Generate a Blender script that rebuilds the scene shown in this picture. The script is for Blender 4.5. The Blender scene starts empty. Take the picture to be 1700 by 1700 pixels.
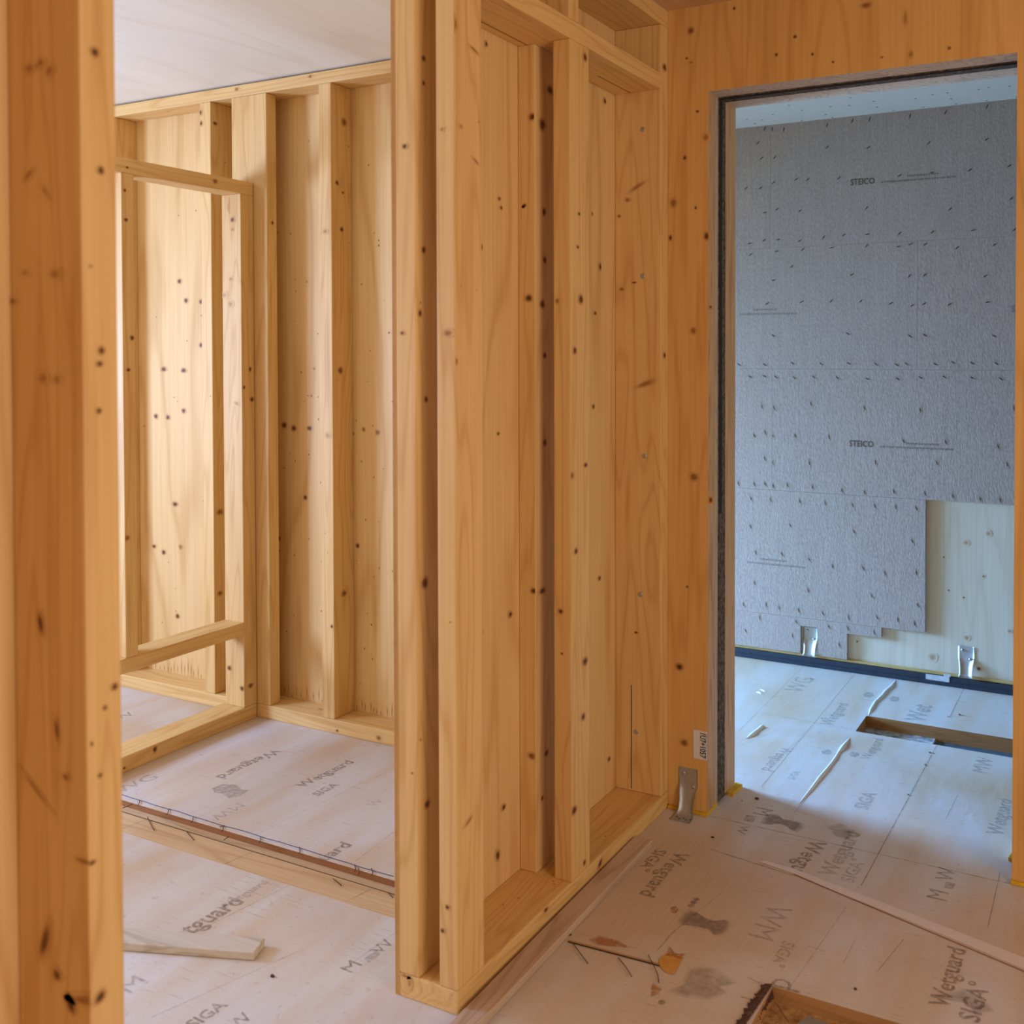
import bpy, bmesh, math, random
from mathutils import Vector, Matrix
random.seed(11)
D = bpy.data; COL = bpy.context.scene.collection; SC = bpy.context.scene

# ------------------------------------------------------------------ camera
FPX, CXP, CYP = 1702.37, 982.48, 617.98
YAW, PIT, ROL = [math.radians(a) for a in (27.481, -1.1185, -0.073)]
CAM = Vector((1.3699, -3.1902, 1.55))
FW = Vector((-math.sin(YAW)*math.cos(PIT), math.cos(YAW)*math.cos(PIT), math.sin(PIT)))
RT = Vector((math.cos(YAW), math.sin(YAW), 0)); UP = RT.cross(FW)
R2 = RT*math.cos(ROL)+UP*math.sin(ROL); U2 = -RT*math.sin(ROL)+UP*math.cos(ROL)
cam_d = D.cameras.new('camera'); cam = D.objects.new('camera', cam_d); COL.objects.link(cam)
cam.matrix_world = Matrix(((R2.x, U2.x, -FW.x, CAM.x), (R2.y, U2.y, -FW.y, CAM.y), (R2.z, U2.z, -FW.z, CAM.z), (0, 0, 0, 1)))
cam_d.sensor_width = 36; cam_d.lens = FPX/1700*36
cam_d.shift_x = -(CXP-850)/1700; cam_d.shift_y = (CYP-850)/1700
cam_d.dof.use_dof = True; cam_d.dof.focus_distance = 3.5; cam_d.dof.aperture_fstop = 3.2
cam_d.clip_start = .05
SC.camera = cam
def at(px, py, ax, val):
    """where the photo's pixel meets the plane ax = val"""
    d = FW*FPX+R2*(px-CXP)-U2*(py-CYP); i = 'XYZ'.index(ax)
    return CAM+d*((val-CAM[i])/d[i])

# ------------------------------------------------------------------ materials
def newmat(name, rough=.6, spec=.3):
    m = D.materials.new(name); m.use_nodes = True
    n = m.node_tree; b = n.nodes['Principled BSDF']
    b.inputs['Roughness'].default_value = rough
    b.inputs['Specular IOR Level'].default_value = spec
    return m, n, b
def N(n, t, **k):
    x = n.nodes.new(t)
    for a, v in k.items():
        if a[0] == 'i' and a[1:].isdigit(): x.inputs[int(a[1:])].default_value = v
        else: setattr(x, a, v)
    return x
def mixc(n, fac, a, b, mode='MIX'):
    x = n.nodes.new('ShaderNodeMix'); x.data_type = 'RGBA'; x.blend_type = mode
    for s, v in ((0, fac), (6, a), (7, b)):
        if hasattr(v, 'links'): n.links.new(v, x.inputs[s])
        else: x.inputs[s].default_value = v if not isinstance(v, tuple) or len(v) == 4 else (*v, 1)
    return x.outputs[2]
def rng(n, v, a, b, c=0., d=1.):
    x = n.nodes.new('ShaderNodeMapRange'); n.links.new(v, x.inputs[0])
    for i, q in enumerate((a, b, c, d)): x.inputs[i+1].default_value = q
    return x.outputs[0]
def math_(n, op, a, b=None):
    x = n.nodes.new('ShaderNodeMath'); x.operation = op
    for i, v in enumerate((a, b)):
        if v is None: continue
        if hasattr(v, 'links'): n.links.new(v, x.inputs[i])
        else: x.inputs[i].default_value = v
    return x.outputs[0]
def coords(n, scale, rand=True):
    tc = N(n, 'ShaderNodeTexCoord'); src = tc.outputs['Object']
    if rand:
        oi = N(n, 'ShaderNodeObjectInfo')
        vm = N(n, 'ShaderNodeVectorMath', operation='MULTIPLY_ADD')
        co = N(n, 'ShaderNodeCombineXYZ')
        for i in range(3): n.links.new(oi.outputs['Random'], co.inputs[i])
        vm.inputs[1].default_value = (37, 53, 71); n.links.new(co.outputs[0], vm.inputs[0]); n.links.new(src, vm.inputs[2])
        src = vm.outputs[0]
    mp = N(n, 'ShaderNodeMapping'); n.links.new(src, mp.inputs[0]); mp.inputs['Scale'].default_value = scale
    return mp.outputs[0]
def noise(n, vec, scale=1., detail=3., dist=0., rough=.5):
    x = N(n, 'ShaderNodeTexNoise'); n.links.new(vec, x.inputs['Vector'])
    x.inputs['Scale'].default_value = scale; x.inputs['Detail'].default_value = detail
    x.inputs['Distortion'].default_value = dist; x.inputs['Roughness'].default_value = rough
    return x.outputs['Fac']
WOODS = {}
def wood(axis='z', base=(.78, .50, .195), dark=(.55, .26, .06), rings=.35, ringf=26., broad=6., rough=.55, plank=0., key=''):
    k = (axis, base, dark, rings, ringf, broad, rough, plank)
    if k in WOODS: return WOODS[k]
    m, n, b = newmat('spruce_'+axis+key, rough, .35)
    def sc(ac, al): return tuple(al if 'xyz'[i] == axis else ac for i in range(3))
    f = noise(n, coords(n, sc(95, 2.2)), 1, 3, .2)
    g = noise(n, coords(n, sc(broad, .55)), 1, 2, .3)
    r = math_(n, 'SINE', math_(n, 'MULTIPLY', g, ringf*3.0))
    r = math_(n, 'POWER', math_(n, 'MULTIPLY_ADD', r, .5) if False else rng(n, r, -1, 1), 5.)
    h = noise(n, coords(n, sc(3, .4)), 1, 2)
    fac = math_(n, 'ADD', math_(n, 'MULTIPLY', rng(n, f, .35, .75), .30), math_(n, 'MULTIPLY', r, rings))
    fac = math_(n, 'ADD', fac, math_(n, 'MULTIPLY', rng(n, h, .4, .75), .22))
    if plank:
        tc = N(n, 'ShaderNodeTexCoord'); sp = N(n, 'ShaderNodeSeparateXYZ'); n.links.new(tc.outputs['Object'], sp.inputs[0])
        ax = 'xyz'.index('x' if axis != 'x' else 'y')
        q = math_(n, 'FRACT', math_(n, 'DIVIDE', sp.outputs[ax], plank))
        q = math_(n, 'ABSOLUTE', math_(n, 'SUBTRACT', q, .5))
        q = rng(n, q, .4955, .499)
        fac = math_(n, 'ADD', fac, math_(n, 'MULTIPLY', q, .55))
        w = N(n, 'ShaderNodeTexWhiteNoise', noise_dimensions='1D')
        n.links.new(math_(n, 'FLOOR', math_(n, 'DIVIDE', sp.outputs[ax], plank)), w.inputs['W'])
        fac = math_(n, 'ADD', fac, math_(n, 'MULTIPLY', w.outputs[0], .10))
    c = mixc(n, fac, base, dark)
    at_ = N(n, 'ShaderNodeAttribute', attribute_name='knot')
    kf = at_.outputs['Fac']
    c = mixc(n, rng(n, kf, 0, .5), c, (.36, .15, .035)); c = mixc(n, rng(n, kf, .5, 1.), c, (.075, .03, .012))
    n.links.new(c, b.inputs['Base Color'])
    bp = N(n, 'ShaderNodeBump'); bp.inputs['Strength'].default_value = .12; bp.inputs['Distance'].default_value = .002
    n.links.new(f, bp.inputs['Height']); n.links.new(bp.outputs[0], b.inputs['Normal'])
    WOODS[k] = m; return m
def plain(name, col, rough=.6, metal=0., nz=0., nsc=60, spec=.3, col2=None, bump=0.):
    m, n, b = newmat(name, rough, spec); b.inputs['Metallic'].default_value = metal
    if nz:
        f = noise(n, coords(n, (nsc,)*3), 1, 5, 0, .6)
        n.links.new(mixc(n, rng(n, f, .5-nz, .5+nz), col, col2 or tuple(v*.6 for v in col)), b.inputs['Base Color'])
        if bump:
            bp = N(n, 'ShaderNodeBump'); bp.inputs['Strength'].default_value = bump; bp.inputs['Distance'].default_value = .003
            n.links.new(f, bp.inputs['Height']); n.links.new(bp.outputs[0], b.inputs['Normal'])
    else: b.inputs['Base Color'].default_value = (*col, 1)
    return m
PLY = dict(base=(.78, .51, .215), dark=(.56, .29, .075), rings=.42, ringf=9., broad=4.)
SP = {a: wood(a) for a in 'xyz'}
PLYZ = wood('z', key='_ply', **PLY)
CLT = wood('z', base=(.73, .42, .135), dark=(.50, .22, .045), rings=.30, ringf=14, broad=5, plank=.0, key='_clt')
CLTP = wood('z', base=(.72, .64, .52), dark=(.52, .42, .28), rings=.22, ringf=14, broad=5, plank=.14, key='_pale')
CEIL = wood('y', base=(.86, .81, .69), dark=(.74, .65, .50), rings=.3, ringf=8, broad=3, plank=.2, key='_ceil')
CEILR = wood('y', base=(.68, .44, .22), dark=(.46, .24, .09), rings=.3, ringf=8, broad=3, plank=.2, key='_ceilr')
EDGE = wood('x', base=(.50, .26, .10), dark=(.28, .12, .035), rings=.3, key='_edge')
EDGE2 = wood('x', base=(.40, .17, .06), dark=(.24, .09, .025), rings=.4, key='_edge2')
END = plain('end_grain', (.60, .38, .20), .7, nz=.25, nsc=50, col2=(.42, .22, .10))
OLD = wood("y", base=(.58, .42, .29), dark=(.36, .22, .13), rings=.45, key='_old')
OLDX = wood('x', base=(.62, .54, .45), dark=(.38, .30, .22), rings=.5, key='_oldx')
BLACK = plain('dark_ink', (.02, .017, .015), .8)
STEEL = plain('galvanised_steel', (.56, .59, .62), .5, .85, nz=.3, nsc=90, col2=(.42, .45, .48))
SEAL = plain('black_seal', (.012, .02, .035), .38, nz=.3, nsc=40, col2=(.03, .045, .07), spec=.5, bump=.4)
FOAM = plain('dark_joint', (.16, .12, .085), .9, nz=.15, nsc=70, col2=(.03, .022, .016), bump=.6)
YEL = plain('yellow_foam', (.80, .47, .03), .7, nz=.3, nsc=50)
WHT = plain('white_label', (.72, .68, .66), .5)
WRAP = plain('clear_tape', (.70, .72, .74), .25, nz=.3, nsc=50, col2=(.42, .44, .47), spec=.6)
SCREW = plain('screw_steel', (.50, .50, .50), .35, .85)
SHEET = plain('crumpled_sheet', (.70, .74, .78), .35, nz=.12, nsc=28, col2=(.16, .22, .28), spec=.6, bump=1.)
OSB = plain('wood_chips', (.58, .36, .14), .85, nz=.2, nsc=55, col2=(.26, .12, .04), bump=1.)
GREYDUST = plain('grey_dust', (.30, .27, .23), .9, nz=.3, nsc=80)
WET = plain('wet_dark_membrane', (.03, .07, .11), .3, nz=.2, nsc=40, col2=(.10, .18, .25), spec=.6, bump=.6)
INK = plain('grey_print', (.34, .26, .21), .8)
INKL = plain('faint_print', (.44, .38, .34), .8)
TWINE = plain('brown_thread', (.09, .04, .025), .9)
def faded(name, col, amax, nsc=60, lo=.35, hi=.6, attr=False):
    m, n, b = newmat(name, .7, .2); b.inputs['Base Color'].default_value = (*col, 1)
    f = noise(n, coords(n, (nsc,)*3, False), 1, 4, 0, .65)
    a = rng(n, f, lo, hi, .25*amax, amax)
    if attr:
        t = N(n, 'ShaderNodeAttribute', attribute_name='knot'); a = math_(n, 'MULTIPLY', a, t.outputs['Fac'])
    n.links.new(a, b.inputs['Alpha']); return m
INK = faded('grey_print', (.20, .13, .09), .50); INKL = faded('faint_print', (.24, .17, .13), .30)
def membrane():
    m, n, b = newmat('floor_membrane', .5, .35)
    c1 = noise(n, coords(n, (1.1, 1.1, 1), False), 1, 3, .4)
    c2 = noise(n, coords(n, (7, 1.1, 1), False), 1, 4, .3)
    c3 = noise(n, coords(n, (120, 9, 1), False), 1, 3)
    c = mixc(n, rng(n, c2, .40, .68), (.665, .62, .60), (.63, .49, .37))
    c = mixc(n, rng(n, c1, .46, .62), c, mixc(n, rng(n, c3, .3, .7), (.62, .47, .33), (.56, .40, .25)))
    sp = noise(n, coords(n, (38, 38, 1), False), 1, 4, .2, .7)
    c = mixc(n, rng(n, sp, .60, .76, 0, .6), c, (.36, .26, .19))
    sc1 = noise(n, coords(n, (9, 150, 1), False), 1, 2, .6); sc2 = noise(n, coords(n, (3, 3, 1), False), 1, 3)
    c = mixc(n, math_(n, 'MULTIPLY', rng(n, sc1, .62, .72, 0, .5), rng(n, sc2, .45, .6)), c, (.36, .27, .20))
    fn = noise(n, coords(n, (260, 260, 1), False), 1, 2); c = mixc(n, rng(n, fn, .35, .75, 0, .22), c, (.42, .33, .26))
    n.links.new(c, b.inputs['Base Color'])
    w = noise(n, coords(n, (16, 10, 1), False), 1, 5, .8)
    bp = N(n, 'ShaderNodeBump'); bp.inputs['Strength'].default_value = .3; bp.inputs['Distance'].default_value = .004
    n.links.new(w, bp.inputs['Height']); n.links.new(bp.outputs[0], b.inputs['Normal'])
    return m
MEM = membrane()
def fibre():
    m, n, b = newmat('wood_fibreboard', .9, .15)
    f = noise(n, coords(n, (150, 150, 60)), 1, 4); g = noise(n, coords(n, (170, 170, 4)), 1, 2); h = noise(n, coords(n, (2, 2, 2)), 1, 2)
    c = mixc(n, rng(n, f, .3, .75), (.47, .375, .325), (.34, .26, .22))
    c = mixc(n, rng(n, g, .45, .8, 0, .35), c, (.57, .49, .44)); c = mixc(n, rng(n, h, .4, .7, 0, .25), c, (.46, .35, .28))
    at_ = N(n, 'ShaderNodeAttribute', attribute_name='knot')
    c = mixc(n, rng(n, at_.outputs['Fac'], .2, .7), c, (.035, .022, .018))
    n.links.new(c, b.inputs['Base Color'])
    bp = N(n, 'ShaderNodeBump'); bp.inputs['Strength'].default_value = .5; bp.inputs['Distance'].default_value = .003
    n.links.new(f, bp.inputs['Height']); n.links.new(bp.outputs[0], b.inputs['Normal'])
    return m
FIB = fibre()
FIBC = plain('ceiling_board', (.64, .58, .50), .8, nz=.3, nsc=70, col2=(.55, .49, .41))

# ------------------------------------------------------------------ mesh builder
class MB:
    def __init__(s): s.v = []; s.f = []; s.k = []; s.mi = []; s.mats = []; s.bb = None
    def m(s, mat):
        if mat not in s.mats: s.mats.append(mat)
        return s.mats.index(mat)
    def add(s, vs, fs, mat, ks=None):
        o = len(s.v); s.v += [Vector(v) for v in vs]; s.k += ks or [0.]*len(vs)
        i = s.m(mat)
        for f in fs: s.f.append([q+o for q in f]); s.mi.append(i)
    def box(s, x0, x1, y0, y1, z0, z1, mat, bev=.003, jit=0):
        if s.bb is None and not s.v: s.bb = ((x0, x1), (y0, y1), (z0, z1))
        bm = bmesh.new(); bmesh.ops.create_cube(bm, size=1)
        for v in bm.verts:
            v.co = Vector((x0+(v.co.x+.5)*(x1-x0), y0+(v.co.y+.5)*(y1-y0), z0+(v.co.z+.5)*(z1-z0)))
        if bev: bmesh.ops.bevel(bm, geom=bm.edges[:], offset=bev, segments=2, affect='EDGES', profile=.6)
        bm.verts.index_update()
        s.add([v.co.copy() for v in bm.verts], [[v.index for v in f.verts] for f in bm.faces], mat); bm.free()
    def poly(s, pts, mat):
        s.add(pts, [list(range(len(pts)))], mat)
    def prism(s, pts, z0, z1, mat):
        n = len(pts)
        s.add([(p[0], p[1], z0) for p in pts]+[(p[0], p[1], z1) for p in pts],
              [list(range(n))[::-1], list(range(n, 2*n))]+[[i, (i+1) % n, n+(i+1) % n, n+i] for i in range(n)], mat)
    def clip(s, p, nrm):
        if s.bb is None: return p
        return Vector([p[i] if abs(nrm[i]) > .5 else min(max(p[i], s.bb[i][0]+.001), s.bb[i][1]-.001) for i in range(3)])
    def disc(s, c, nrm, a, bb, mat, rot=0., peak=1., off=.0008):
        """knot: flat patch whose 'knot' value fades outwards; a across, bb along"""
        nrm = Vector(nrm); c = Vector(c)+nrm*off
        up = Vector((0, 0, 1)) if abs(nrm.z) < .5 else Vector((0, 1, 0))
        rt = up.cross(nrm).normalized(); K = 14
        vs = [c]; ks = [peak]
        for rr, kk in ((.32, peak*.9), (.58, peak*.36), (1., 0.)):
            for i in range(K):
                t = 2*math.pi*i/K; w = 1+.05*math.sin(3*t+c.x*40+c.z*9)
                u, v = math.cos(t)*a*rr*w, math.sin(t)*bb*rr*w
                u, v = u*math.cos(rot)-v*math.sin(rot), u*math.sin(rot)+v*math.cos(rot)
                vs.append(s.clip(c+rt*u+up*v, nrm)); ks.append(kk)
        fs = [[0, 1+i, 1+(i+1) % K] for i in range(K)]
        for q in range(2):
            for i in range(K):
                A, B = 1+q*K+i, 1+q*K+(i+1) % K
                fs.append([A, A+K, B+K, B])
        s.add(vs, fs, mat, ks)
    def tube(s, pts, r, mat, seg=6):
        pts = [Vector(p) for p in pts]; vs = []; fs = []
        for i, p in enumerate(pts):
            d = (pts[min(i+1, len(pts)-1)]-pts[max(i-1, 0)]).normalized()
            u = d.cross(Vector((0, 0, 1)) if abs(d.z) < .9 else Vector((1, 0, 0))).normalized(); w = d.cross(u)
            for j in range(seg):
                t = 2*math.pi*j/seg; vs.append(p+u*math.cos(t)*r+w*math.sin(t)*r)
        for i in range(len(pts)-1):
            for j in range(seg):
                fs.append([i*seg+j, i*seg+(j+1) % seg, (i+1)*seg+(j+1) % seg, (i+1)*seg+j])
        fs.append(list(range(seg))[::-1]); fs.append([len(vs)-seg+j for j in range(seg)])
        s.add(vs, fs, mat)
    def build(s, name, parent=None, base=None, **props):
        if base is None:
            xs = [v.x for v in s.v]; ys = [v.y for v in s.v]; zs = [v.z for v in s.v]
            base = Vector(((min(xs)+max(xs))/2, (min(ys)+max(ys))/2, min(zs)))
        base = Vector(base); off = base if parent is None else base
        me = D.meshes.new(name); me.from_pydata([v-off for v in s.v], [], s.f); me.update()
        for mt in s.mats: me.materials.append(mt)
        me.polygons.foreach_set('material_index', s.mi)
        if any(s.k):
            a = me.attributes.new('knot', 'FLOAT', 'POINT'); a.data.foreach_set('value', s.k)
        o = D.objects.new(name, me); COL.objects.link(o)
        if parent is not None:
            o.parent = parent; wl = WLOC[parent.name]; o.location = base-wl
        else: o.location = base
        WLOC[o.name] = base
        for k, v in props.items(): o[k] = v
        return o
WLOC = {}
def thing(o, label, cat, group=None):
    o['label'] = label; o['category'] = cat
    if group: o['group'] = group
    return o
NR = {'X': (1, 0, 0), 'Y': (0, -1, 0), 'Z': (0, 0, 1)}
def knots(mb, mat, ax, val, lst, peak=1.):
    """lst of (px, py, half width px, half height px[, rot]) on the plane ax=val"""
    for q in lst:
        c = at(q[0], q[1], ax, val); dist = (c-CAM).dot(FW); s = dist/FPX
        nr = Vector(NR[ax]); fs = abs((c-CAM).normalized().dot(nr)); fs = max(fs, .35)
        if mb.bb is not None and (mb.clip(c, nr)-c).length > .003: continue
        mb.disc(c, nr, q[2]*s/fs*1.5, q[3]*s*1.5, mat, q[4] if len(q) > 4 else 0., q[5] if len(q) > 5 else peak)
def rnd_knots(mb, mat, ax, val, u0, u1, z0, z1, n, r0=.003, r1=.008, horiz=False):
    for _ in range(n):
        u = random.uniform(u0, u1); z = random.uniform(z0, z1); r = random.uniform(r0, r1)
        c = (val, u, z) if ax == 'X' else (u, val, z)
        mb.disc(c, NR[ax], r, r*random.uniform(1.1, 1.9), mat, random.uniform(-.3, .3), random.uniform(.45, 1.))

H = 2.6935; PT = .0575; W = -.17
GS = 'upright studs of the double stud partition'
# ================================================================== the middle partition (open stud frame, right side X = 0)
L0 = -1.238
b = MB(); b.box(-.183, -.1705, L0, -.0005, 0.0, H-.001, PLYZ, .0008)
for i in range(3): b.box(-.1815+.0038*i, -.1805+.0038*i, L0-.0007, L0, .002, H-.004, EDGE, 0)
knots(b, PLYZ, 'X', -.1700, [(807, 73, 2, 5), (799, 410, 2, 5), (847, 1020, 3, 5), (800, 1050, 2, 4), (832, 345, 2, 3), (829, 330, 2, 3), (827, 720, 2, 3),
      (1004, 168, 2, 5), (996, 443, 2, 6), (985, 675, 2, 4), (988, 520, 2, 3), (1011, 1260, 2, 4), (983, 355, 1, 3), (826, 1420, 3, 9, .2), (836, 1340, 3, 5), (995, 960, 2, 4)])
for i in range(16):
    b.disc((-.1700, random.uniform(-1.1, -.08), random.uniform(.1, 2.4)), (1, 0, 0), .002, .004, PLYZ, 0, .8)
thing(b.build('plywood_panel'), 'thin plywood sheet closing the back of the middle open stud partition', 'panel')
b = MB(); b.box(W, 0, L0, 0, 0, PT, SP['y'], .004)
knots(b, SP['y'], 'X', 0, [(809, 1597, 4, 7), (996, 1433, 4, 5, .6), (906, 1510, 3, 4)])
knots(b, SP['y'], 'Y', L0, [(673, 1620, 6, 3, 0, .5), (680, 1632, 3, 8, 0, .4)])
for i in range(9): b.disc((random.uniform(-.15, -.02), random.uniform(-1.1, -.1), PT), (0, 0, 1), .004, .004, SP['y'], 0, .8)
thing(b.build('sole_plate'), 'flat floor timber the middle partition stands on, its cut end nearest the viewer', 'timber')
b = MB(); b.box(W, 0, L0, 0, H-PT, H-.001, SP['y'], .003)
thing(b.build('top_plate'), 'orange lit ceiling timber along the top of the middle partition', 'timber')
def stud(name, x0, x1, y0, y1, z0, z1, label, kx=(), ky=(), nrand=6, mat=None, grp=None, bev=.003):
    mat = mat or SP['z']; b = MB(); b.box(x0, x1, y0, y1, z0, z1, mat, bev)
    knots(b, mat, 'X', x1, kx); knots(b, mat, 'Y', y0, ky)
    if nrand:
        rnd_knots(b, mat, 'X', x1, y0+.01, y1-.01, z0+.05, z1-.05, nrand, .002, .004)
        rnd_knots(b, mat, 'Y', y0, x0+.01, x1-.01, z0+.05, z1-.05, max(1, nrand//2), .002, .004)
    return thing(b.build(name), label, 'timber', grp)
ZB, ZT = PT+.0006, H-PT-.0006
stud('timber_stud', W, -.112, L0, L0+.11, ZB, ZT, 'pale stud against the plywood at the near end of the middle partition',
     [(683, 246, 4, 7, .5), (703, 97, 3, 5), (703, 415, 3, 6), (697, 520, 3, 6), (707, 663, 3, 5), (687, 818, 6, 5), (705, 968, 5, 10), (690, 1148, 5, 5), (709, 1335, 4, 7), (703, 138, 2, 4)],
     [(672, 243, 4, 4), (668, 553, 3, 3)], 3)
stud('timber_stud', -.052, 0, L0, L0+.112, ZB, ZT, 'outermost stud at the near end of the middle partition, beside the dark vertical slot',
     [(787, 83, 8, 3, -.3, .55), (756, 40, 3, 12, 0, .45), (790, 268, 6, 3, -.5, .5), (765, 210, 3, 4, 0, .4), (778, 1363, 7, 4, .4, .5), (758, 600, 2, 6, 0, .5)],
     [(744, 553, 8, 6, 0, .55), (734, 215, 3, 3, 0, .5), (735, 1545, 3, 4), (743, 1506, 3, 4), (721, 365, 4, 4)], 3)
stud('timber_stud', W, -.115, -.684, -.574, ZB, 2.42, 'recessed stud against the plywood halfway along the middle partition',
     [(913, 150, 5, 7), (900, 207, 5, 10, .6), (903, 352, 3, 7), (900, 505, 4, 7), (904, 432, 3, 6), (904, 590, 3, 5), (900, 981, 5, 5), (904, 735, 3, 6), (907, 1250, 3, 5), (900, 1325, 2, 4)],
     [(884, 194, 6, 6), (871, 341, 3, 3), (878, 495, 6, 6), (886, 981, 5, 5), (883, 1255, 6, 6, 0, .7), (868, 344, 2, 2)], 0)
stud('timber_stud', -.055, 0, -.684, -.572, ZB, 2.42, 'free outer stud halfway along the middle partition, between its two open bays',
     [(971, 95, 3, 7), (964, 497, 4, 8), (954, 582, 3, 6), (961, 355, 2, 3), (959, 410, 2, 3), (948, 790, 5, 5, 0, .7), (972, 772, 3, 4), (956, 915, 3, 5), (971, 1098, 4, 7), (968, 1190, 3, 6), (953, 1345, 4, 7), (970, 1432, 2, 5)],
     [(950, 90, 4, 6, 0, .6), (925, 500, 4, 5, 0, .5), (931, 1015, 4, 4), (933, 1085, 2, 2)], 0)
b = MB(); b.box(W, 0, -.0575, -.0005, ZB, ZT, SP['z'], .003)
knots(b, SP['z'], 'Y', -.0575, [(1072, 637, 18, 5, .35, .5), (1042, 332, 5, 4, 0, .5), (1028, 359, 3, 3, 0, .6), (1058, 310, 16, 4, .5, .45), (1032, 480, 4, 3, 0, .6), (1053, 469, 4, 1.5), (1056, 1050, 3, 2), (1048, 120, 3, 3)])
knots(b, SP['z'], 'X', 0, [(1103, 112, 3, 6), (1103, 590, 2, 5)])
for (u, z0, z1) in ((-.1095, .066, .42),): b.box(u-.0012, u+.0012, -.0583, -.0573, z0, z1, BLACK, 0)
thing(b.build('timber_stud'), 'full width stud of the middle partition screwed flat against the doorway wall', 'timber')
def screw(c, nrm, r, parent_label, group):
    c = Vector(c); nrm = Vector(nrm); b = MB()
    up = Vector((0, 0, 1)) if abs(nrm.z) < .5 else Vector((0, 1, 0)); rt = up.cross(nrm)
    vs = []; fs = []; K = 14
    for rr, h in ((1., 0.), (1., .0012), (.75, .0022), (.3, .0024), (.22, .0008)):
        for i in range(K):
            t = 2*math.pi*i/K; vs.append(c+rt*math.cos(t)*r*rr+up*math.sin(t)*r*rr+nrm*(h+.0001))
    for q in range(4):
        for i in range(K): fs.append([q*K+i, q*K+(i+1) % K, (q+1)*K+(i+1) % K, (q+1)*K+i])
    fs.append([4*K+i for i in range(K)])
    b.add(vs, fs, SCREW)
    return thing(b.build('screw'), parent_label, 'screw', group)
for (px, py), w in zip([(1067, 215), (1067, 458), (1070, 757), (1063, 987), (1056, 1215)],
    ['topmost', 'second highest', 'the middle one', 'second lowest', 'lowest']):
    screw(at(px, py, 'Y', -.0575), (0, -1, 0), .0085, 'round screw in the flat stud beside the doorway wall, '+w, 'washer head screws in the flat stud')
b = MB(); b.box(W, -.0005, L0+.1125, -.058, 2.42, 2.4745, SP['y'], .004)
knots(b, SP['y'], 'X', -.0005, [(1098, 106, 2, 4)])
for s in ((-.14, -.95, -.60), (-.11, -.30, -.06)): b.box(s[0]-.0008, s[0]+.0008, s[1], s[2], 2.4193, 2.4200, BLACK, 0)
thing(b.build('blocking_beam'), 'horizontal crossbeam near the top of the middle partition, above both open bays', 'timber')
stud('cripple_stud', W, -.0002, -.690, -.633, 2.4745, ZT, 'short upright block standing on the crossbeam of the middle partition', nrand=2)

# ================================================================== near part of the same partition, left foreground
b = MB(); b.box(W, 0, -2.19, -2.13, ZB, ZT, SP['z'], .004)
knots(b, SP['z'], 'X', 0, [(157, 87, 6, 8), (167, 283, 5, 7), (168, 582, 5, 7), (165, 604, 5, 5), (164, 682, 4, 5), (150, 442, 3, 3, 0, .5), (190, 1140, 5, 6), (174, 1175, 3, 4), (152, 1235, 2, 4), (166, 1287, 3, 4), (153, 1432, 5, 4), (166, 1655, 8, 9, .6)])
knots(b, SP['z'], 'Y', -2.19, [(50, 114, 7, 7, 0, .45), (68, 104, 5, 7, 0, .5), (82, 118, 6, 9, .4, .45), (48, 290, 8, 5, .6, .5), (75, 318, 8, 4, -.9, .4), (20, 500, 6, 6, 0, .6), (92, 455, 8, 8, 0, .4), (42, 453, 6, 5, 0, .35),
      (72, 628, 7, 9, 0, .4), (95, 630, 6, 8, 0, .4), (68, 1035, 4, 18, .2, 1.), (95, 1212, 3, 18, .15, .9), (75, 1562, 5, 32, -.35, .9), (95, 1618, 5, 10, 0, .9), (60, 1310, 22, 4, -.6, .5), (140, 1430, 12, 4, 0, .6), (118, 1668, 5, 16, .7, 1.), (140, 1660, 18, 9, .2, .5), (152, 1138, 5, 5), (110, 1290, 5, 6, 0, .6)])
thing(b.build('timber_stud'), 'blurred orange knotty stud in the left foreground, full picture height', 'timber')
b = MB(); b.box(-.183, -.1705, -4.59, -2.13, 0, H-.001, PLYZ, .0008)
thing(b.build('plywood_panel'), 'plywood sheet running towards the viewer at the far left edge behind the foreground stud', 'panel')
for (nm, z0, z1, lb) in (('sole_plate', 0, PT, 'floor timber under the blurred foreground stud at the left edge'), ('top_plate', H-PT, H-.001, 'ceiling timber above the blurred foreground stud at the left edge')):
    b = MB(); b.box(W, 0, -4.59, -2.13, z0, z1, SP['y'], .003); thing(b.build(nm), lb, 'timber')

# ================================================================== left room: wall B (faces us, along Y = 0)
XL = -3.9
BD = .124
b = MB(); b.box(XL, -.184, 0, BD, H-PT, H-.008, SP['x'], .003)
for px, py in ((275, 160), (393, 148), (515, 127), (603, 104), (447, 158)): knots(b, SP['x'], 'Y', 0, [(px, py, 3, 3, 0, .6)])
thing(b.build('top_plate'), 'long pale ceiling timber along the top of the left room back wall', 'timber')
b = MB(); b.box(XL, -.184, 0, BD, 0, PT, SP['x'], .004)
knots(b, SP['x'], 'Y', 0, [(629, 1225, 4, 4, 0, .6), (560, 1213, 2, 2)])
for i in range(14): b.disc((random.uniform(-1.8, -.2), random.uniform(.02, .11), PT), (0, 0, 1), .005, .002, SP['x'], 0, .9)
b.box(-1.62, -1.56, .066, .069, PT, PT+.0006, BLACK, 0)
thing(b.build('sole_plate'), 'sunlit floor timber along the foot of the left room back wall', 'timber')
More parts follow.
